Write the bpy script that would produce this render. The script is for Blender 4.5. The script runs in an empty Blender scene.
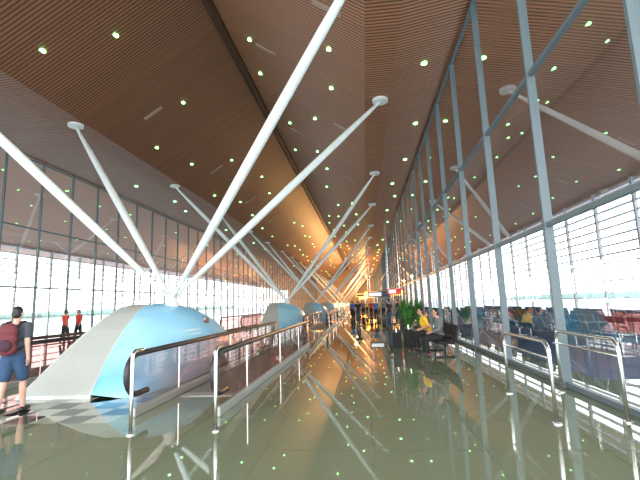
import bpy, bmesh, math, random
from mathutils import Vector, Matrix
random.seed(7)
S=bpy.context.scene
COL=S.collection
# ---------------- materials ----------------
def newmat(name):
    m=bpy.data.materials.new(name); m.use_nodes=True
    nt=m.node_tree; b=nt.nodes.get('Principled BSDF'); return m,nt,b
def pm(name,col,rough=0.5,metal=0.0,emit=None,es=0,noise=0.06,nscale=8.0,ior=1.5):
    m,nt,b=newmat(name)
    n=nt.nodes.new('ShaderNodeTexNoise'); n.inputs['Scale'].default_value=nscale
    tc=nt.nodes.new('ShaderNodeTexCoord'); nt.links.new(tc.outputs['Object'],n.inputs['Vector'])
    mx=nt.nodes.new('ShaderNodeMix'); mx.data_type='RGBA'
    mx.inputs[6].default_value=(*[max(0,c*(1-noise*2)) for c in col],1)
    mx.inputs[7].default_value=(*[min(1,c*(1+noise*2)) for c in col],1)
    nt.links.new(n.outputs['Fac'],mx.inputs[0]); nt.links.new(mx.outputs[2],b.inputs['Base Color'])
    b.inputs['Roughness'].default_value=rough; b.inputs['Metallic'].default_value=metal
    b.inputs['IOR'].default_value=ior
    if emit: b.inputs['Emission Color'].default_value=(*emit,1); b.inputs['Emission Strength'].default_value=es
    return m
def math_node(nt,op,a,b=None):
    n=nt.nodes.new('ShaderNodeMath'); n.operation=op
    for i,v in enumerate((a,b)):
        if v is None: continue
        if isinstance(v,(int,float)): n.inputs[i].default_value=v
        else: nt.links.new(v,n.inputs[i])
    return n.outputs[0]
def mixcol(nt,fac,a,b):
    mx=nt.nodes.new('ShaderNodeMix'); mx.data_type='RGBA'
    for i,v in ((0,fac),(6,a),(7,b)):
        if isinstance(v,(tuple,float,int)): mx.inputs[i].default_value=v
        else: nt.links.new(v,mx.inputs[i])
    return mx.outputs[2]
def glass_mat(name,tint,base,k,gloss=(1,1,1)):
    # thin single-sheet glass: symmetric Schlick fresnel so both faces behave alike
    m,nt,b=newmat(name); nt.nodes.remove(b)
    out=[n for n in nt.nodes if n.type=='OUTPUT_MATERIAL'][0]
    t=nt.nodes.new('ShaderNodeBsdfTransparent'); t.inputs[0].default_value=(*tint,1)
    g=nt.nodes.new('ShaderNodeBsdfGlossy'); g.inputs['Roughness'].default_value=0.0; g.inputs[0].default_value=(*gloss,1)
    ge=nt.nodes.new('ShaderNodeNewGeometry'); dp=nt.nodes.new('ShaderNodeVectorMath'); dp.operation='DOT_PRODUCT'
    nt.links.new(ge.outputs['Normal'],dp.inputs[0]); nt.links.new(ge.outputs['Incoming'],dp.inputs[1])
    c=math_node(nt,'ABSOLUTE',dp.outputs['Value'])
    f5=math_node(nt,'POWER',math_node(nt,'SUBTRACT',1.0,c),5.0)
    fac=math_node(nt,'ADD',math_node(nt,'MULTIPLY',math_node(nt,'ADD',math_node(nt,'MULTIPLY',f5,0.96),0.04),k),base)
    fac=math_node(nt,'MINIMUM',fac,0.95)
    mx=nt.nodes.new('ShaderNodeMixShader'); nt.links.new(fac,mx.inputs[0])
    nt.links.new(t.outputs[0],mx.inputs[1]); nt.links.new(g.outputs[0],mx.inputs[2]); nt.links.new(mx.outputs[0],out.inputs[0])
    return m
# ---------------- dimensions ----------------
L0,L1=-4.0,145.0
XR,XL=3.45,-16.8
XRO,XLO=14.0,-27.0
CX=-5.5
SP=17.7; Y0=11.35
prof=[(XLO-1.5,6.6),(XL,9.55),(-12.8,9.55),(-11.6,9.6),(CX,13.5),(0.4,9.55),(1.4,9.55),(XR,9.9),(XRO+1.5,7.2)]
def roofz(x):
    for (x0,z0),(x1,z1) in zip(prof,prof[1:]):
        if x0<=x<=x1: return z0+(z1-z0)*(x-x0)/(x1-x0)
def ceiling_mat():
    P=0.14
    m,nt,b=newmat('timber_slats')
    tc=nt.nodes.new('ShaderNodeTexCoord'); sp=nt.nodes.new('ShaderNodeSeparateXYZ'); nt.links.new(tc.outputs['Object'],sp.inputs[0])
    fr=math_node(nt,'FRACT',math_node(nt,'MULTIPLY',sp.outputs[1],1/P))
    d=math_node(nt,'ABSOLUTE',math_node(nt,'SUBTRACT',fr,0.5))
    gap=nt.nodes.new('ShaderNodeMapRange'); gap.inputs[1].default_value=0.26; gap.inputs[2].default_value=0.36
    nt.links.new(d,gap.inputs[0])
    fl=math_node(nt,'FLOOR',math_node(nt,'MULTIPLY',sp.outputs[1],1/P))
    wn=nt.nodes.new('ShaderNodeTexWhiteNoise'); wn.noise_dimensions='1D'; nt.links.new(fl,wn.inputs['W'])
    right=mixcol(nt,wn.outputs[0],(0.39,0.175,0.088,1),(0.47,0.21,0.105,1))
    left=mixcol(nt,wn.outputs[0],(0.255,0.115,0.06,1),(0.31,0.14,0.073,1))  # same timber as right slope; its shade is put into this darker colour
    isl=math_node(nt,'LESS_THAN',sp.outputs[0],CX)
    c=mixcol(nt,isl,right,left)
    c=mixcol(nt,gap.outputs[0],c,(0.085,0.034,0.018,1))
    out=math_node(nt,'LESS_THAN',sp.outputs[0],XL)
    c=mixcol(nt,out,c,(0.56,0.33,0.26,1))  # pinkish haze and reflections of the left glazing painted onto the overhang soffit
    nt.links.new(c,b.inputs['Base Color']); b.inputs['Roughness'].default_value=0.5
    return m
def floor_mat():
    m,nt,b=newmat('polished_stone')
    tc=nt.nodes.new('ShaderNodeTexCoord'); sp=nt.nodes.new('ShaderNodeSeparateXYZ'); nt.links.new(tc.outputs['Object'],sp.inputs[0])
    n=nt.nodes.new('ShaderNodeTexNoise'); n.inputs['Scale'].default_value=60; n.inputs['Detail'].default_value=4
    nt.links.new(tc.outputs['Object'],n.inputs['Vector'])
    c=mixcol(nt,n.outputs[0],(0.145,0.18,0.105,1),(0.25,0.29,0.185,1))
    def seam(o):
        f=math_node(nt,'FRACT',math_node(nt,'MULTIPLY',o,1/1.2)); return math_node(nt,'LESS_THAN',f,0.006)
    s=math_node(nt,'MULTIPLY',math_node(nt,'MAXIMUM',seam(sp.outputs[0]),seam(sp.outputs[1])),0.4)
    c=mixcol(nt,s,c,(0.08,0.10,0.06,1))
    ck=nt.nodes.new('ShaderNodeTexChecker'); ck.inputs['Scale'].default_value=1/0.42
    ck.inputs[1].default_value=(0.012,0.015,0.012,1); ck.inputs[2].default_value=(0.45,0.47,0.37,1)
    nt.links.new(tc.outputs['Object'],ck.inputs['Vector'])
    X,Y=sp.outputs[0],sp.outputs[1]
    r=math_node(nt,'MULTIPLY',math_node(nt,'GREATER_THAN',X,-8.4),math_node(nt,'LESS_THAN',X,-3.78))
    r2=math_node(nt,'MULTIPLY',math_node(nt,'GREATER_THAN',Y,5.88),math_node(nt,'LESS_THAN',Y,7.56))
    r=math_node(nt,'MULTIPLY',r,r2)
    c=mixcol(nt,r,c,ck.outputs[0])
    nt.links.new(c,b.inputs['Base Color'])
    b.inputs['Roughness'].default_value=0.015; b.inputs['IOR'].default_value=3.0
    return m
M={}
M['ceil']=ceiling_mat(); M['floor']=floor_mat()
M['glass']=glass_mat('facade_glass',(0.90,0.94,0.94),0.19,1.0)
M['bglass']=glass_mat('balustrade_glass',(0.84,0.62,0.60),0.07,0.9,(1,.92,.90))
M['mull']=pm('mullion_grey',(0.12,0.16,0.175),0.4)
M['white']=pm('white_paint',(0.74,0.80,0.77),0.35,noise=0.02)
M['steel']=pm('brushed_steel',(0.78,0.80,0.79),0.25,1.0,noise=0.03)
M['alu']=pm('aluminium_skirt',(0.36,0.38,0.35),0.35,0.3,noise=0.03)
M['black']=pm('black_rubber',(0.02,0.02,0.022),0.4)
M['dark']=pm('dark_trim',(0.06,0.03,0.018),0.6)
M['belt']=pm('ribbed_belt',(0.20,0.21,0.19),0.4)
M['ramp']=pm('pale_grey_panel',(0.56,0.60,0.56),0.35,noise=0.03)
M['vent']=pm('vent_bronze',(0.40,0.30,0.22),0.6)
M['lamp']=pm('greenish_lamp',(0.5,1,0.5),0.5,emit=(0.25,1.0,0.28),es=11)
M['louver']=pm('grey_white_louver',(0.50,0.54,0.58),0.5)
M['carpet']=pm('blue_carpet',(0.05,0.12,0.26),0.8)
M['bseat']=pm('teal_upholstery',(0.02,0.12,0.20),0.6)
M['rseat']=pm('red_upholstery',(0.35,0.04,0.05),0.6)
M['leaf']=pm('leaf_green',(0.05,0.17,0.03),0.5,noise=0.3)
M['pot']=pm('dark_pot',(0.04,0.035,0.03),0.4)
M['skin']=pm('skin_tan',(0.50,0.27,0.17),0.5,noise=0.03)
M['hair']=pm('black_hair',(0.012,0.009,0.008),0.5)
M['apron']=pm('apron_concrete',(0.52,0.55,0.56),0.8,nscale=0.05)
M['tree']=pm('tree_green',(0.20,0.28,0.24),0.9,nscale=0.3,noise=0.3)
M['amber']=pm('amber_light_panel',(1,0.55,0.15),0.5,emit=(1.0,0.42,0.08),es=6)
M['yellow']=pm('yellow_sign',(0.8,0.55,0.1),0.5,emit=(1.0,0.6,0.1),es=.8)
M['signw']=pm('white_sign',(0.9,0.9,0.9),0.5,emit=(0.9,0.95,1),es=0.8)
M['signb']=pm('navy_sign',(0.02,0.04,0.10),0.4)
M['signr']=pm('red_sign',(0.5,0.03,0.03),0.4,emit=(1,0.05,0.03),es=0.4)
M['endwall']=pm('warm_wall',(0.60,0.38,0.20),0.6)
def hump_blue():
    m,nt,b=newmat('blue_printed_cover')
    tc=nt.nodes.new('ShaderNodeTexCoord'); sp=nt.nodes.new('ShaderNodeSeparateXYZ'); nt.links.new(tc.outputs['Object'],sp.inputs[0])
    n=nt.nodes.new('ShaderNodeTexNoise'); n.inputs['Scale'].default_value=0.7; nt.links.new(tc.outputs['Object'],n.inputs['Vector'])
    r=nt.nodes.new('ShaderNodeValToRGB'); r.color_ramp.elements[0].position=0.3; r.color_ramp.elements[0].color=(0.20,0.62,1.0,1)
    r.color_ramp.elements[1].position=0.72; r.color_ramp.elements[1].color=(0.48,0.86,1.0,1)
    nt.links.new(n.outputs[0],r.inputs[0]); c=r.outputs[0]
    Y,Z=sp.outputs[1],sp.outputs[2]
    def ell(cy,cz,ry,rz,sh=0):
        dy=math_node(nt,'SUBTRACT',Y,cy); dz=math_node(nt,'SUBTRACT',math_node(nt,'SUBTRACT',Z,cz),math_node(nt,'MULTIPLY',dy,sh))
        a=math_node(nt,'POWER',math_node(nt,'ABSOLUTE',math_node(nt,'DIVIDE',dy,ry)),2.0); e=math_node(nt,'POWER',math_node(nt,'ABSOLUTE',math_node(nt,'DIVIDE',dz,rz)),2.0)
        return math_node(nt,'LESS_THAN',math_node(nt,'ADD',a,e),1.0)
    c=mixcol(nt,ell(4.2,1.25,.36,.08,.12),c,(0.30,0.10,0.14,1))
    c=mixcol(nt,ell(4.15,1.28,.27,.03,.12),c,(0.75,0.80,0.85,1))
    c=mixcol(nt,ell(2.9,1.05,.4,.018,.0),c,(0.92,0.96,0.98,1))
    c=mixcol(nt,ell(2.9,.95,.3,.014,.0),c,(0.92,0.96,0.98,1))
    c=mixcol(nt,math_node(nt,'MULTIPLY',ell(3.0,.2,1.8,.35,.12),.5),c,(0.72,0.92,0.98,1))
    nt.links.new(c,b.inputs['Base Color']); b.inputs['Roughness'].default_value=0.3
    return m
M['blue']=hump_blue()
# ---------------- helpers ----------------
def obj_from_bm(name,bm,mat,parent=None,loc=(0,0,0),smooth=False,kind=None):
    me=bpy.data.meshes.new(name); bmesh.ops.recalc_face_normals(bm,faces=bm.faces[:]); bm.to_mesh(me); bm.free()
    if smooth:
        for p in me.polygons: p.use_smooth=True
    me.materials.append(mat)
    o=bpy.data.objects.new(name,me); COL.objects.link(o); o.location=loc
    if parent: o.parent=parent
    if kind: o['kind']=kind
    return o
def empty(name,loc,label,cat,group=None,rz=0):
    o=bpy.data.objects.new(name,None); COL.objects.link(o); o.location=loc; o.rotation_euler=(0,0,rz); o.empty_display_size=0.2
    o['label']=label; o['category']=cat
    if group: o['group']=group
    return o
def box(bm,x0,x1,y0,y1,z0,z1,bev=0):
    vs=[bm.verts.new((x,y,z)) for x in (x0,x1) for y in (y0,y1) for z in (z0,z1)]
    fs=[(0,1,3,2),(4,6,7,5),(0,4,5,1),(2,3,7,6),(0,2,6,4),(1,5,7,3)]
    F=[bm.faces.new([vs[i] for i in f]) for f in fs]
    if bev:
        es=set(e for f in F for e in f.edges)
        bmesh.ops.bevel(bm,geom=list(es),offset=bev,segments=2,affect='EDGES',profile=0.5)
def tube(bm,pts,rad,seg=12,cap=True,closed=False):
    pts=[Vector(p) for p in pts]; n=len(pts)
    if not hasattr(rad,'__len__'): rad=[rad]*n
    rings=[]; up=None
    for i,p in enumerate(pts):
        a=pts[i-1] if (i>0 or closed) else p; c=pts[(i+1)%n] if (i<n-1 or closed) else p
        t=(c-a).normalized()
        if up is None:
            up=Vector((0,0,1)) if abs(t.z)<0.9 else Vector((0,1,0))
        u=(up-t*up.dot(t)).normalized(); v=t.cross(u); up=u
        rings.append([bm.verts.new(p+(u*math.cos(2*math.pi*k/seg)+v*math.sin(2*math.pi*k/seg))*rad[i]) for k in range(seg)])
    m=n if closed else n-1
    for i in range(m):
        A=rings[i];B=rings[(i+1)%n]
        for k in range(seg): bm.faces.new((A[k],A[(k+1)%seg],B[(k+1)%seg],B[k]))
    if cap and not closed:
        bm.faces.new(rings[0][::-1]); bm.faces.new(rings[-1])
def ellipsoid(bm,c,r,rot=None,seg=14):
    M4=Matrix.Translation(Vector(c))@(rot.to_4x4() if rot else Matrix.Identity(4))@Matrix.Diagonal((*r,1))
    bmesh.ops.create_uvsphere(bm,u_segments=seg,v_segments=max(6,seg-4),radius=1,matrix=M4)
def capsule(bm,p0,r0,p1,r1,seg=12):
    ellipsoid(bm,p0,(r0,)*3,seg=seg); ellipsoid(bm,p1,(r1,)*3,seg=seg); tube(bm,[p0,p1],[r0,r1],seg)
def remeshed(bm,name,voxel,smooth=3):
    me=bpy.data.meshes.new('tmp'); bmesh.ops.recalc_face_normals(bm,faces=bm.faces[:]); bm.to_mesh(me); bm.free()
    o=bpy.data.objects.new('tmp',me); COL.objects.link(o)
    r=o.modifiers.new('r','REMESH'); r.mode='VOXEL'; r.voxel_size=voxel
    s=o.modifiers.new('s','SMOOTH'); s.factor=0.5; s.iterations=smooth
    dg=bpy.context.evaluated_depsgraph_get(); dg.update()
    nm=bpy.data.meshes.new_from_object(o.evaluated_get(dg)); nm.name=name
    bpy.data.objects.remove(o); bpy.data.meshes.remove(me)
    for p in nm.polygons: p.use_smooth=True
    return nm
def mesh_part(name,me,mat,parent):
    me.materials.clear(); me.materials.append(mat)
    o=bpy.data.objects.new(name,me); COL.objects.link(o); o.parent=parent; return o
def copy_thing(root,loc,rz=None,mat=None,**kw):
    n=root.copy(); COL.objects.link(n); n.location=loc
    if rz is not None: n.rotation_euler=(0,0,rz)
    for k,v in kw.items(): n[k]=v
    def rec(a,b):
        for c in a.children:
            d=c.copy(); COL.objects.link(d); d.parent=b; rec(c,d)
    rec(root,n); return n
# ---------------- shell ----------------
bm=bmesh.new(); box(bm,XLO,XRO,L0,L1,-0.3,0); obj_from_bm('floor',bm,M['floor'],kind='structure')
bm=bmesh.new(); box(bm,XR+0.9,XRO-0.3,8.6,L1-1,0.0,0.012); o=obj_from_bm('trim_1',bm,M['carpet'],kind='structure')
bm=bmesh.new()
a=[bm.verts.new((x,L0,z)) for x,z in prof]; b_=[bm.verts.new((x,L1,z)) for x,z in prof]
a2=[bm.verts.new((x,L0,z+0.3)) for x,z in prof]; b2=[bm.verts.new((x,L1,z+0.3)) for x,z in prof]
for i in range(len(prof)-1):
    bm.faces.new((a[i],a[i+1],b_[i+1],b_[i])); bm.faces.new((a2[i],a2[i+1],b2[i+1],b2[i]))
    bm.faces.new((a[i],a[i+1],a2[i+1],a2[i])); bm.faces.new((b_[i],b_[i+1],b2[i+1],b2[i]))
bm.faces.new((a[0],b_[0],b2[0],a2[0])); bm.faces.new((a[-1],b_[-1],b2[-1],a2[-1]))
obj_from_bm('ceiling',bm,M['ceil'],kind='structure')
bm=bmesh.new(); tube(bm,[(CX,L0,13.45),(CX,L1,13.45)],0.24,8); obj_from_bm('trim_2',bm,M['dark'],kind='structure')
# facades
wn=[0]; tn=[10]
def facade(X,ztop,y0,step,trans,hw,hd):
    ys=[]; y=y0
    while y<L1-.5: ys.append(y); y+=step
    ys.append(L1)
    for i,y in enumerate(ys):
        tn[0]+=1; bm=bmesh.new(); box(bm,X-hd,X+hd,y-hw,y+hw,0,ztop)
        obj_from_bm('trim_%d'%tn[0],bm,M['mull'],kind='structure')
        if i<len(ys)-1:
            wn[0]+=1; bm=bmesh.new(); zz=[0.12]+trans+[ztop]
            for z0,z1 in zip(zz,zz[1:]):
                v=[bm.verts.new(p) for p in ((X,y+hw,z0),(X,ys[i+1]-hw,z0),(X,ys[i+1]-hw,z1),(X,y+hw,z1))]; bm.faces.new(v)
            obj_from_bm('window_%d'%wn[0],bm,M['glass'],kind='structure')
    for z in trans+[0.06,ztop-0.06]:
        tn[0]+=1; bm=bmesh.new(); box(bm,X-hd*.6,X+hd*.6,ys[0],L1,z-0.04,z+0.04)
        obj_from_bm('trim_%d'%tn[0],bm,M['mull'],kind='structure')
facade(XR,9.87,-3.9,2.95,[2.9,5.9],0.03,0.08)
facade(XL,9.52,-1.2,2.3,[2.9,5.9],0.03,0.06)
for X,zt in ((XRO,7.5),(XLO,6.9)):
    s=1 if X>0 else -1
    z=1.3
    while z<zt:
        tn[0]+=1; bm=bmesh.new(); box(bm,X+s*0.15-0.12,X+s*0.15+0.12,L0,L1,z,z+0.07)
        obj_from_bm('trim_%d'%tn[0],bm,M['louver'],kind='structure'); z+=0.5
    y=0.5
    while y<L1:
        tn[0]+=1; bm=bmesh.new(); box(bm,X-0.08,X+0.08,y-0.08,y+0.08,0,roofz(X)-0.02)
        obj_from_bm('trim_%d'%tn[0],bm,M['louver'],kind='structure'); y+=3.6
bm=bmesh.new(); box(bm,XLO,XRO,L1,L1+0.3,0,13.8); obj_from_bm('wall_end',bm,M['endwall'],kind='structure')
# ---------------- exterior ----------------
bm=bmesh.new(); box(bm,-900,900,-400,1200,-4.3,-4.0); o=obj_from_bm('apron_ground',bm,M['apron'],kind='structure'); o['label']='pale concrete apron outside the glazing'; o['category']='ground'
for sx in (-1,1):
    bm=bmesh.new(); prev=None
    for i in range(140):
        y=-200+i*9; h=2+3.5*random.random(); x=sx*(330+15*random.random())
        v=(bm.verts.new((x,y,-4)),bm.verts.new((x,y,h)))
        if prev: bm.faces.new((prev[0],v[0],v[1],prev[1]))
        prev=v
    o=obj_from_bm('tree_line',bm,M['tree']); o['kind']='stuff'; o['label']='distant band of green trees beyond the airfield'; o['category']='trees'
# ---------------- strut columns ----------------
def make_strut_column():
    root=empty('strut_column',(CX,Y0,0),'white steel column with four slender struts branching to the roof','column','roof columns along the median')
    bm=bmesh.new(); tube(bm,[(0,0,0),(0,0,1.45),(0,0,1.7),(0,0,2.0)],[0.28,0.28,0.20,0.12],20)
    obj_from_bm('column_base',bm,M['white'],root,smooth=True)
    for sx,sy in ((1,-1),(1,1),(-1,-1),(-1,1)):
        tx=sx*6.5; ty=sy*4.15
        tz=roofz(tx+CX)-0.03
        p0=Vector((sx*0.05,sy*0.05,1.9)); p1=Vector((tx,ty,tz-0.05))
        fr=[0,0.03,0.10,0.25,0.5,0.75,0.90,0.975,1]; rr=[0.045,0.05,0.08,0.115,0.13,0.115,0.085,0.055,0.05]
        bm=bmesh.new(); tube(bm,[p0.lerp(p1,f) for f in fr],rr,18)
        st=obj_from_bm('strut',bm,M['white'],root,smooth=True)
        bm=bmesh.new(); tube(bm,[(tx,ty,tz-0.10),(tx,ty,tz-0.07),(tx,ty,tz+0.03)],[0.13,0.31,0.31],24)
        obj_from_bm('strut_cap',bm,M['white'],root)
    bm=bmesh.new(); ellipsoid(bm,(0,0,1.93),(0.15,0.15,0.13)); obj_from_bm('joint_node',bm,M['white'],root,smooth=True)
    return root
sc=make_strut_column()
for i in range(1,8): copy_thing(sc,(CX,Y0+SP*i,0))
# ---------------- plinth covers (humps) ----------------
HX,HY=-5.65,7.45
def make_hump():
    root=empty('median_plinth',(HX,HY,0),'low streamlined plinth with pale sloping end panel and blue printed side','plinth','plinths around the column bases')
    st=[(0.0,0.06,-.95,.50,1.15),(0.5,0.34,-.96,.32,1.42),(1.0,0.64,-.97,.16,1.54),(2.0,1.17,-.99,-.10,1.62),(2.8,1.52,-1.0,-.26,1.62),(3.3,1.67,-1.02,-.32,1.60),
        (3.9,1.75,-1.04,-.34,1.56),(4.6,1.72,-1.04,-.34,1.50),(5.3,1.56,-1.02,-.32,1.42),(6.2,1.24,-.98,-.28,1.30),(7.2,0.82,-.92,-.2,1.12),(8.0,0.42,-.82,-.14,.9),(8.6,0.08,-.7,-.1,.6)]
    bm=bmesh.new(); R=[]
    for y,z,xl,xm,xr in st: R.append([bm.verts.new(p) for p in ((xl-0.1,y,0),(xl,y,z),(xm,y,z),(xm,y,0))])
    for A,B in zip(R,R[1:]):
        for k in range(3): bm.faces.new((A[k],A[k+1],B[k+1],B[k]))
    bm.faces.new(R[0]); bm.faces.new(R[-1][::-1])
    obj_from_bm('sloping_panel',bm,M['ramp'],root)
    bm=bmesh.new(); R=[]; N=16
    for y,z,xl,xm,xr in st:
        ring=[]
        for k in range(N+1):
            t=k/N*math.pi/2
            ring.append(bm.verts.new((xm+(xr-xm)*math.sin(t)**.95,y,(z+0.015)*math.cos(t)**.88)))
        R.append(ring)
    for A,B in zip(R,R[1:]):
        for k in range(N): bm.faces.new((A[k],A[k+1],B[k+1],B[k]))
    bm.faces.new(R[0]); bm.faces.new(R[-1][::-1])
    obj_from_bm('printed_cover',bm,M['blue'],root,smooth=True)
    bm=bmesh.new(); tube(bm,[(xm,y,z+0.01) for y,z,xl,xm,xr in st],0.015,8); obj_from_bm('edge_trim',bm,M['white'],root)
    bm=bmesh.new(); tube(bm,[(xl,y,z) for y,z,xl,xm,xr in st],0.015,8); obj_from_bm('edge_trim',bm,M['white'],root)
    return root
hp=make_hump()
for i in range(1,8): copy_thing(hp,(HX,HY+SP*i,0))
# ---------------- moving walkways ----------------
def make_walkway(len_):
    root=empty('moving_walkway',(-2.9,6.2,0),'moving walkway with reddish glass balustrades and black handrails','moving walkway','moving walkways along the median')
    bm=bmesh.new(); box(bm,-0.56,0.56,1.6,len_,0,0.02); obj_from_bm('belt',bm,M['belt'],root)
    bm=bmesh.new(); box(bm,-0.56,0.56,1.35,1.6,0,0.015); obj_from_bm('comb_plate',bm,M['alu'],root)
    H=0.93
    for sx in (-1,1):
        x=sx*0.66
        bm=bmesh.new(); box(bm,x-0.04,x+0.04,-0.05,len_,0,0.14,0.015); b=obj_from_bm('balustrade',bm,M['alu'],root)
        r=.30
        bm=bmesh.new(); pz=[(0.05-r*math.sin(t),H-r+r*math.cos(t)) for t in [math.pi*k/10 for k in range(0,11)]]
        vs=[bm.verts.new((x,y,z)) for y,z in [(len_-.1,.14),(len_-.1,H)]+pz+[(0.05,.14)]]; bm.faces.new(vs)
        obj_from_bm('glass_panel',bm,M['bglass'],b)
        pts=[(x,len_,H),(x,0.05,H)]+[(x,y,z) for y,z in pz[1:]]+[(x,0.35,H-2*r)]
        bm=bmesh.new(); tube(bm,pts,0.046,10); obj_from_bm('handrail',bm,M['black'],b,smooth=True)
        for k in range(3):
            bm=bmesh.new(); box(bm,x-0.010,x+0.010,1.5+k*3,1.513+k*3,0.14,H-.02); obj_from_bm('panel_joint',bm,M['steel'],b)
    return root
wk=make_walkway(10.0)
for y in (24,42,60,78,96,114): copy_thing(wk,(-2.9,y,0))
for y in (7.8,25.6,43.4,61.2): copy_thing(wk,(-8.4,y,0))
def make_guard():
    root=empty('guard_barrier',(-3.12,5.35,0),'slim stainless steel guard post beside the walkway entry','barrier','walkway entry guards')
    bm=bmesh.new(); tube(bm,[(0,0,0),(0,0,0.5),(0,0,1.0),(0,0.02,1.03),(0,0.06,1.05),(0,0.25,1.05)],0.024,12); obj_from_bm('rail',bm,M['steel'],root,smooth=True)
    bm=bmesh.new(); tube(bm,[(0,0,0),(0,0,0.015)],0.05,16); obj_from_bm('foot_plate',bm,M['steel'],root)
    return root
gd=make_guard(); copy_thing(gd,(-2.03,5.5,0))
def make_hoop(loc,ln,label):
    root=empty('hoop_railing',loc,label,'railing','hoop railings by the glazing')
    def arch(z,r):
        bm=bmesh.new(); c=0.16
        pts=[(0,0,0),(0,0,z-c)]+[(0,c-c*math.cos(t),z-c+c*math.sin(t)) for t in [math.pi/2*k/6 for k in range(1,7)]]
        q=[(0,ln-p[1],p[2]) for p in pts][::-1]
        tube(bm,pts+q,r,12); return bm
    obj_from_bm('top_rail',arch(1.0,0.026),M['steel'],root,smooth=True)
    bm=bmesh.new(); tube(bm,[(0,0,.8),(0,ln,.8)],0.018,10); obj_from_bm('cross_rail',bm,M['steel'],root,smooth=True)
    for y in (0,ln):
        bm=bmesh.new(); tube(bm,[(0,y,0),(0,y,0.015)],0.06,16); obj_from_bm('foot_plate',bm,M['steel'],root)
    return root
make_hoop((2.33,5.75,0),1.75,'stainless steel hoop railing on the concourse floor')
make_hoop((3.2,5.8,0),1.75,'stainless steel hoop railing close to the glass wall')
# ---------------- ceiling lamps and vents ----------------
bm=bmesh.new(); tube(bm,[(0,0,0),(0,0,0.04)],0.10,14)
dl=obj_from_bm('downlight',bm,M['lamp'],loc=(0,0,0),smooth=False)
dl['label']='small round greenish recessed downlight in the timber ceiling'; dl['category']='ceiling light'; dl['group']='recessed ceiling downlights'
first=True
for iy in range(30):
    for k,x in enumerate((-14.0,-10.6,-8.2,-4.2,-2.4,-0.6,2.4)):
        y=5.0+iy*4.6+(k%3)*1.4+random.uniform(-1.4,1.4)
        if y>L1-2 or random.random()<0.22: continue
        d=dl if first else dl.copy()
        if not first: COL.objects.link(d)
        first=False; x+=random.uniform(-.4,.4); d.location=(x,y,roofz(x)-0.035)
bm=bmesh.new(); box(bm,-0.5,0.5,-0.09,0.09,-0.02,0.02)
vt=obj_from_bm('ceiling_vent',bm,M['vent']); vt['label']='narrow bronze slot vent set between ceiling slats'; vt['category']='vent'; vt['group']='ceiling slot vents'
first=True
for iy in range(12):
    for x,off in ((-9.6,2),(-3.6,0),(-0.7,4)):
        d=vt if first else vt.copy()
        if not first: COL.objects.link(d)
        first=False
        y=7+iy*8.5+off; sl=(13.5-9.58)/6.0; ang=math.atan(sl)*(-1 if x<CX else 1)
        d.location=(x,y,roofz(x)-0.02); d.rotation_euler=(0,ang,0)
# ---------------- people ----------------
V=Vector
def stand(step=0.12,arm=0.0):
    J=dict(pel=V((0,0,.93)),bel=V((0,0.01,1.08)),che=V((0,0,1.27)),neck=V((0,-.01,1.46)),head=V((0,.02,1.61)))
    for s,n in ((-1,'L'),(1,'R')):
        st=step*s
        J['sh'+n]=V((s*.18,0,1.40)); J['el'+n]=V((s*.24,-.04-st*.5,1.13)); J['wr'+n]=V((s*.25,.04-st*1.0,.90)); J['fd'+n]=V((0,.25-st,-1)).normalized()
        J['hip'+n]=V((s*.09,0,.90)); J['kn'+n]=V((s*.10,.03+st*.9,.49)); J['an'+n]=V((s*.10,st*1.6,.085 if st>=0 else .10))
        J['toe'+n]=V((0,1,-0.05))
    return J
def sit(lean=0.05):
    J=dict(pel=V((0,0,.56)),bel=V((0,0.03,.70)),che=V((0,lean,.89)),neck=V((0,lean+.02,1.08)),head=V((0,lean+.07,1.22)))
    for s,n in ((-1,'L'),(1,'R')):
        J['sh'+n]=V((s*.18,lean,1.02)); J['el'+n]=V((s*.23,.06,.76)); J['wr'+n]=V((s*.10,.27,.68)); J['fd'+n]=V((-s*.4,.8,-.25)).normalized()
        J['hip'+n]=V((s*.09,.02,.55)); J['kn'+n]=V((s*.12,.44,.51)); J['an'+n]=V((s*.13,.42+.05*s,.085)); J['toe'+n]=V((0,1,-0.02))
    return J
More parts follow.
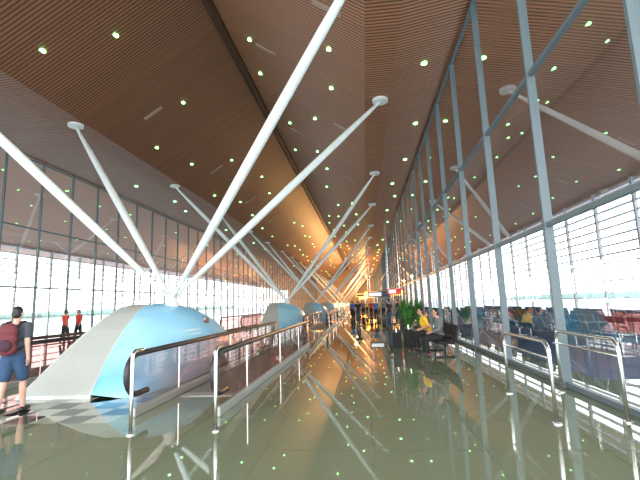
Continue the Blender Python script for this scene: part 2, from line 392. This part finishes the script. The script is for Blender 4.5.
def body_bm(J,fingers=True):
    bm=bmesh.new()
    ellipsoid(bm,J['head']+V((0,0,.02)),(.073,.092,.10)); ellipsoid(bm,J['head']+V((0,.025,-.045)),(.052,.062,.065))
    ellipsoid(bm,J['head']+V((0,.098,-.012)),(.013,.022,.025),seg=10)
    for s in(-1,1): ellipsoid(bm,J['head']+V((s*.076,-.005,-.005)),(.012,.02,.032),seg=10)
    capsule(bm,J['neck']-V((0,0,.05)),.06,J['head']-V((0,.01,.06)),.05)
    ellipsoid(bm,J['che'],(.155,.10,.19)); ellipsoid(bm,J['bel'],(.135,.095,.15)); ellipsoid(bm,J['pel'],(.155,.11,.11))
    for n,s in(('L',-1),('R',1)):
        capsule(bm,J['neck']-V((0,0,.05)),.055,J['sh'+n],.055)
        capsule(bm,J['sh'+n],.055,J['el'+n],.040); capsule(bm,J['el'+n],.040,J['wr'+n],.026)
        k=J['kn'+n];h=J['hip'+n];a=J['an'+n]
        capsule(bm,h,.088,k,.055); cf=k.lerp(a,.3)-V((0,.012,0)); capsule(bm,k,.052,cf,.056); capsule(bm,cf,.056,a,.034)
        t=J['toe'+n].normalized()
        capsule(bm,a-V((0,.02,.045)),.036,a+t*.12-V((0,0,.052)),.032); capsule(bm,a+t*.12-V((0,0,.052)),.032,a+t*.18-V((0,0,.055)),.026)
        w=J['wr'+n]; f=J['fd'+n]; side=f.cross(V((s,0,0.0)));
        if side.length<.2: side=V((0,1,0))
        side.normalize(); across=side
        palm=w+f*.055; capsule(bm,w,.025,palm,.026); ellipsoid(bm,palm+across*.014,(.022,.022,.03),seg=8); ellipsoid(bm,palm-across*.014,(.022,.022,.03),seg=8)
        curl=V((-s,0,0))*.25
        if fingers:
            for q,ln in zip((-1.5,-.5,.5,1.5),(.055,.068,.072,.062)):
                b0=palm+across*q*.019+f*.015; m1=b0+f*ln*.6+curl*.02; e=m1+(f+curl*2).normalized()*ln*.55
                capsule(bm,b0,.0095,m1,.009,8); capsule(bm,m1,.009,e,.0075,8)
            b0=w+f*.03+across*.025; m1=b0+(f*.7+across*.8).normalized()*.04; capsule(bm,b0,.012,m1,.010,8); capsule(bm,m1,.010,m1+f*.03,.008,8)
    return bm
def shirt_bm(J,sl=.55,fat=.018):
    bm=bmesh.new()
    ellipsoid(bm,J['che'],(.160+fat,.105+fat,.19)); ellipsoid(bm,J['bel'],(.145+fat,.10+fat,.16)); ellipsoid(bm,J['pel']+V((0,0,.05)),(.155+fat,.112+fat,.09))
    for n in 'LR':
        capsule(bm,J['neck']-V((0,0,.065)),.05,J['sh'+n],.055+fat)
        if sl<=1: capsule(bm,J['sh'+n],.055+fat,J['sh'+n].lerp(J['el'+n],sl),.048+fat)
        else:
            capsule(bm,J['sh'+n],.055+fat,J['el'+n],.045+fat*.7); capsule(bm,J['el'+n],.045+fat*.7,J['el'+n].lerp(J['wr'+n],sl-1),.03+fat*.6)
    return bm
def pants_bm(J,short=False,fat=.016):
    bm=bmesh.new(); ellipsoid(bm,J['pel']-V((0,0,.02)),(.160+fat,.115+fat,.115))
    for n in 'LR':
        h=J['hip'+n];k=J['kn'+n];a=J['an'+n]
        if short: capsule(bm,h,.095+fat,h.lerp(k,.78),.078+fat)
        else: capsule(bm,h,.092+fat,k,.062+fat); capsule(bm,k,.062+fat,k.lerp(a,.9),.045+fat)
    return bm
def hair_bm(J,long=False):
    bm=bmesh.new(); h=J['head']; ellipsoid(bm,h+V((0,-.018,.04)),(.079,.088,.09)); 
    ellipsoid(bm,h+V((0,-.045,-.01)),(.073,.058,.08))
    if long: ellipsoid(bm,h+V((0,-.06,-.09)),(.085,.05,.13))
    return bm
def shoe_bm(J,n):
    bm=bmesh.new(); a=J['an'+n]
    capsule(bm,V((a.x,a.y-.03,a.z-.045)),.042,V((a.x,a.y+.12,a.z-.048)),.040); capsule(bm,V((a.x,a.y+.12,a.z-.048)),.038,V((a.x,a.y+.175,a.z-.052)),.032)
    return bm
cache={}
lip=pm('lip',(0.35,.1,.09),.5)
def person(pose,J,loc,rz,label,shirt,pants,short=False,sl=.55,long=False,near=True,skin=None,scale=1.0,group=None):
    root=empty('person',loc,label,'person',group,rz); root.scale=(scale,)*3
    vx=.0085 if near else .022; vc=.014 if near else .025
    def get(part,fn,v,sm=3):
        k=(pose,near,part)
        if k not in cache: cache[k]=remeshed(fn(),part,v,sm)
        return cache[k].copy()
    b=mesh_part('body',get('body',lambda:body_bm(J,near),vx,3),skin or M['skin'],root)
    mesh_part('shirt',get('shirt%s'%sl,lambda:shirt_bm(J,sl),vc),shirt,root)
    mesh_part('shorts' if short else 'trousers',get('pants%s'%short,lambda:pants_bm(J,short),vc),pants,root)
    mesh_part('hair',get('hair%s'%long,lambda:hair_bm(J,long),vc),M['hair'],root)
    for n in 'LR': mesh_part('shoe',get('shoe'+n,lambda:shoe_bm(J,n),vc),M['black'],root)
    if near:
        for s in(-1,1):
            bm=bmesh.new(); ellipsoid(bm,J['head']+V((s*.03,.082,.012)),(.011,.008,.007),seg=8); obj_from_bm('eye',bm,M['hair'],root,smooth=True)
        bm=bmesh.new(); ellipsoid(bm,J['head']+V((0,.083,-.055)),(.022,.007,.006),seg=8); obj_from_bm('mouth',bm,lip,root,smooth=True)
    return root
c_grey=pm('charcoal_tshirt',(0.06,0.07,0.085),.9); c_navy=pm('navy_shorts',(0.03,0.07,0.14),.9); c_maroon=pm('maroon_pack',(0.13,0.025,0.03),.8)
c_yel=pm('yellow_top',(0.85,0.50,0.03),.8); c_blk=pm('black_cloth',(0.02,0.02,0.022),.9); c_lg=pm('grey_shirt',(0.16,0.17,0.16),.9); c_red=pm('red_shirt',(0.6,0.04,0.03),.8)
c_wht=pm('white_shirt',(0.75,0.75,0.72),.8); c_blu=pm('blue_shirt',(0.06,0.14,0.35),.8); c_pink=pm('pink_skin',(0.62,0.36,0.27),.5,noise=.03)
JS=stand(.10); 
MP=(-5.85,6.45,0); MS=1.0
person('walkA',JS,MP,math.radians(12),'person walking away in charcoal t-shirt and navy shorts, wearing a backpack',c_grey,c_navy,short=True,sl=.6,skin=c_pink,scale=MS)
bp=empty('backpack',MP,'maroon and dark backpack worn on the back of a walking person','backpack',rz=math.radians(12)); bp.scale=(MS,)*3
bm=bmesh.new(); 
for z in (1.06,1.2,1.33): ellipsoid(bm,(0,-.205,z),(.155,.085,.13))
mesh_part('pack_body',remeshed(bm,'pack_body',.012,4),c_maroon,bp)
bm=bmesh.new(); ellipsoid(bm,(0,-.285,1.1),(.115,.045,.10)); mesh_part('front_pocket',remeshed(bm,'front_pocket',.012,4),pm('dark_pocket',(0.05,0.015,0.03),.8),bp)
for s in(-1,1):
    bm=bmesh.new(); tube(bm,[(s*.09,-.15,1.36),(s*.105,-.07,1.47),(s*.12,.03,1.475),(s*.13,.12,1.38),(s*.14,.14,1.25),(s*.15,.06,1.10),(s*.13,-.12,1.02)],.017,8); obj_from_bm('shoulder_strap',bm,c_blk,bp,smooth=True)
JT=sit(.16); JT2=sit(.02)
def make_seat_row(n,mat,loc,rz,label,group,frame):
    root=empty('bench_seating',loc,label,'seat',group,rz)
    w=.58
    bm=bmesh.new(); box(bm,0,n*w,-.04,.04,.33,.38); obj_from_bm('beam',bm,frame,root)
    for k in range(n):
        x=(k+.5)*w
        bm=bmesh.new(); box(bm,x-.25,x+.25,-.22,.26,.38,.435,.02); obj_from_bm('seat',bm,mat,root)
        bm=bmesh.new(); 
        box(bm,x-.25,x+.25,-.03,.03,-.0,.46,.02); bmesh.ops.rotate(bm,cent=(x,0,0),matrix=Matrix.Rotation(math.radians(12),3,'X'),verts=bm.verts[:]); bmesh.ops.translate(bm,vec=(0,-.25,.43),verts=bm.verts[:])
        obj_from_bm('backrest',bm,mat,root)
    for x in (.29,n*w-.29):
        bm=bmesh.new(); tube(bm,[(x,0,.34),(x,0,.04)],.025,8); box(bm,x-.03,x+.03,-.25,.25,0,.04); obj_from_bm('leg',bm,frame,root)
    for k in range(n+1):
        bm=bmesh.new(); tube(bm,[(k*w,-.2,.38),(k*w,-.2,.62),(k*w,.18,.62),(k*w,.18,.38)],.015,8); obj_from_bm('armrest',bm,frame,root)
    return root
make_seat_row(4,c_blk,(2.15,11.75,0),math.radians(90),'black beam seating row by the glass wall','seating rows',c_blk)
person('sitA',JT,(2.0,13.78,0),math.radians(95),'person in a yellow top and dark trousers seated leaning forward',c_yel,c_blk,sl=.6)
person('sitB',JT2,(2.1,12.33,0),math.radians(88),'person in a dark grey shirt and dark trousers seated beside another',c_lg,c_blk,sl=1.7)
def make_bag(loc,label,s=1):
    bg=empty('travel_bag',loc,label,'bag'); bg.scale=(s,s,s)
    bm=bmesh.new(); box(bm,-.14,.14,-.2,.2,.03,.55,.05); obj_from_bm('bag_body',bm,c_blk,bg)
    bm=bmesh.new(); tube(bm,[(0,-.12,.54),(0,-.12,.68),(0,.12,.68),(0,.12,.54)],.012,8); obj_from_bm('handle',bm,M['steel'],bg)
    for s in(-1,1):
        bm=bmesh.new(); tube(bm,[(-.12,s*.15,.03),(.12,s*.15,.03)],.03,10); obj_from_bm('wheel',bm,M['black'],bg)
    return bg
make_bag((1.42,14.45,0),'black upright travel bag on the floor beside the seats',1.15)
make_bag((1.0,14.3,0),'black wheeled travel bag standing in front of the plant')
r0=make_seat_row(5,M['bseat'],(6.4,14,0),math.radians(-90),'teal upholstered lounge seating row beyond the glass','lounge seating rows',M['steel'])
r1=make_seat_row(5,M['rseat'],(8.2,14.8,0),math.radians(-90),'red upholstered lounge seating row beyond the glass','lounge seating rows',M['steel'])
for i in range(0,9):
    for x in (6.4,8.2,10.0,11.8):
        if i==0 and x in(6.4,8.2): continue
        y=14+i*3.5+(.8 if x==8.2 else 0)
        copy_thing(r1 if (x==8.2 and i%3==0) or (x==10.0 and i%3==1) else r0,(x,y,0))
def make_plant(loc,h=1.0,label='leafy green potted plant in a dark round pot'):
    root=empty('potted_plant',loc,label,'plant','potted plants')
    bm=bmesh.new(); tube(bm,[(0,0,0),(0,0,.05),(0,0,.42),(0,0,.46),(0,0,.40)],[.17,.18,.24,.26,.22],20); obj_from_bm('pot',bm,M['pot'],root,smooth=True)
    bm=bmesh.new()
    for i in range(90):
        a=random.random()*6.28; ln=h*(.55+.5*random.random()); out=.15+.35*random.random(); w=.035
        prev=None; d=V((math.cos(a),math.sin(a),0)); sd=V((-d.y,d.x,0))
        for k in range(7):
            t=k/6; p=d*(out*t*1.3)+V((0,0,.4+ln*(t-.45*t*t*(1+out))))
            ww=w*math.sin(math.pi*(.08+.9*t))+.004
            v=(bm.verts.new(p-sd*ww),bm.verts.new(p+sd*ww))
            if prev: bm.faces.new((prev[0],prev[1],v[1],v[0]))
            prev=v
    obj_from_bm('foliage',bm,M['leaf'],root,smooth=True)
    return root
pl=make_plant((1.5,15.3,0),2.6)
copy_thing(pl,(2.4,19.5,0)); copy_thing(pl,(2.4,27,0))
rowp=[((-15.4,20.0),c_red,-20,'person in a red shirt standing by the glass wall'),((-15.4,21.0),c_red,160,'person in a red shirt and dark trousers by the glass wall'),
((-0.6,34),c_blk,10,'person in dark clothes walking along the concourse'),((0.6,44),c_red,180,'person in red walking along the concourse'),((1.4,25),c_blk,60,'person in dark clothes standing near the glass'),
((-1.3,46),c_wht,180,'person in a white shirt walking along the concourse'),((0.2,54),c_yel,0,'person in yellow walking along the concourse'),((-0.4,60),c_blu,180,'person in blue walking along the concourse'),
((-1.2,40),c_blu,0,'person in blue walking along the concourse'),((1.8,42),c_lg,0,'person in grey walking along the concourse'),((-1.2,66),c_blk,0,'person in black walking along the concourse'),((0.8,62),c_wht,0,'person in white walking along the concourse'),
((-1.6,50),c_red,0,'person in red standing beside the walkway'),((2.2,29),c_blk,90,'person in black standing near the glass'),
((-0.2,48),c_lg,0,'person in grey walking along the concourse'),((0.9,36),c_blu,180,'person in blue walking along the concourse'),((1.5,48),c_yel,0,'person in yellow walking along the concourse'),((-0.9,70),c_red,0,'person in red walking along the concourse')]
JF=stand(.10)
for (x,y),c,rz,lb in rowp: person('far',JF,(x,y,0),math.radians(rz),lb,c,c_blk if c is not c_blk else c_navy,near=False)
# ---------------- signs, shops ----------------
def hanging_sign(loc,w,h,mats,label):
    root=empty('hanging_sign',loc,label,'sign')
    bm=bmesh.new(); box(bm,-w/2,w/2,-.08,.08,0,h,.01); obj_from_bm('sign_box',bm,mats[0],root)
    bm=bmesh.new(); box(bm,-w/2+.1,w*.1,-.1,-.08,h*.2,h*.8); obj_from_bm('sign_panel',bm,mats[1],root)
    zt=roofz(loc[0])-loc[2]
    for s in(-1,1):
        bm=bmesh.new(); tube(bm,[(s*w*.4,0,h),(s*w*.4,0,zt)],.02,6); obj_from_bm('hanger_rod',bm,M['steel'],root)
hanging_sign((1.3,38,2.0),2.0,.5,(M['signb'],M['signw']),'dark hanging direction sign with lit white panel')
hanging_sign((2.2,31,2.1),1.0,.4,(M['signr'],M['signw']),'red hanging sign with small white panel')
hanging_sign((-0.4,80,2.6),2.6,.6,(M['yellow'],M['signb']),'yellow hanging sign over the concourse')
for i,(x,y) in enumerate(((1.2,76),(1.2,100),(-0.6,134))):
    root=empty('shop_kiosk',(x,y,0),'warm lit shop kiosk with glowing amber fascia','kiosk','shop kiosks')
    bm=bmesh.new(); box(bm,-1.1,1.1,-1,1,0,1.1,.02); obj_from_bm('counter',bm,M['endwall'],root)
    bm=bmesh.new(); box(bm,-1.2,1.2,-1.1,1.1,2.6,3.4,.02); obj_from_bm('fascia',bm,M['amber'],root)
    for sx in(-1,1):
        for sy in(-1,1):
            bm=bmesh.new(); box(bm,sx*1.05-.06,sx*1.05+.06,sy*.9-.06,sy*.9+.06,1.1,2.6); obj_from_bm('post',bm,M['steel'],root)
# ---------------- lights ----------------
def light(kind,loc,e,col,size=1,rot=(0,0,0),name='lamp'):
    l=bpy.data.lights.new(name,kind); l.energy=e; l.color=col
    if kind=='POINT': l.shadow_soft_size=size
    o=bpy.data.objects.new(name,l); COL.objects.link(o); o.location=loc; o.rotation_euler=rot; return o
for y in (78,94,110,128): light('POINT',(CX+3.5,y,6.0),3800,(1,0.50,0.17),.12,name='warm_lamp')
w=bpy.data.worlds.new('World'); S.world=w; w.use_nodes=True; nt=w.node_tree; bg_=nt.nodes['Background']
tc=nt.nodes.new('ShaderNodeTexCoord'); sp=nt.nodes.new('ShaderNodeSeparateXYZ'); nt.links.new(tc.outputs['Generated'],sp.inputs[0])
rp=nt.nodes.new('ShaderNodeValToRGB'); rp.color_ramp.elements[0].color=(1,1,1,1); rp.color_ramp.elements[1].color=(0.78,0.88,1,1)
nt.links.new(sp.outputs[2],rp.inputs[0]); nt.links.new(rp.outputs[0],bg_.inputs[0]); bg_.inputs[1].default_value=6.3
# ---------------- camera ----------------
cd=bpy.data.cameras.new('camera'); cam=bpy.data.objects.new('camera',cd); COL.objects.link(cam)
cd.sensor_width=36; cd.lens=23.06; cd.clip_end=2000
Rc=Matrix.Rotation(math.radians(5.89),3,'Z')@Matrix.Rotation(math.radians(98.81),3,'X')@Matrix.Rotation(math.radians(-2.0),3,'Z')
cam.rotation_euler=Rc.to_euler(); cam.location=(0,0,1.6); S.camera=cam
S.view_settings.view_transform='Standard'
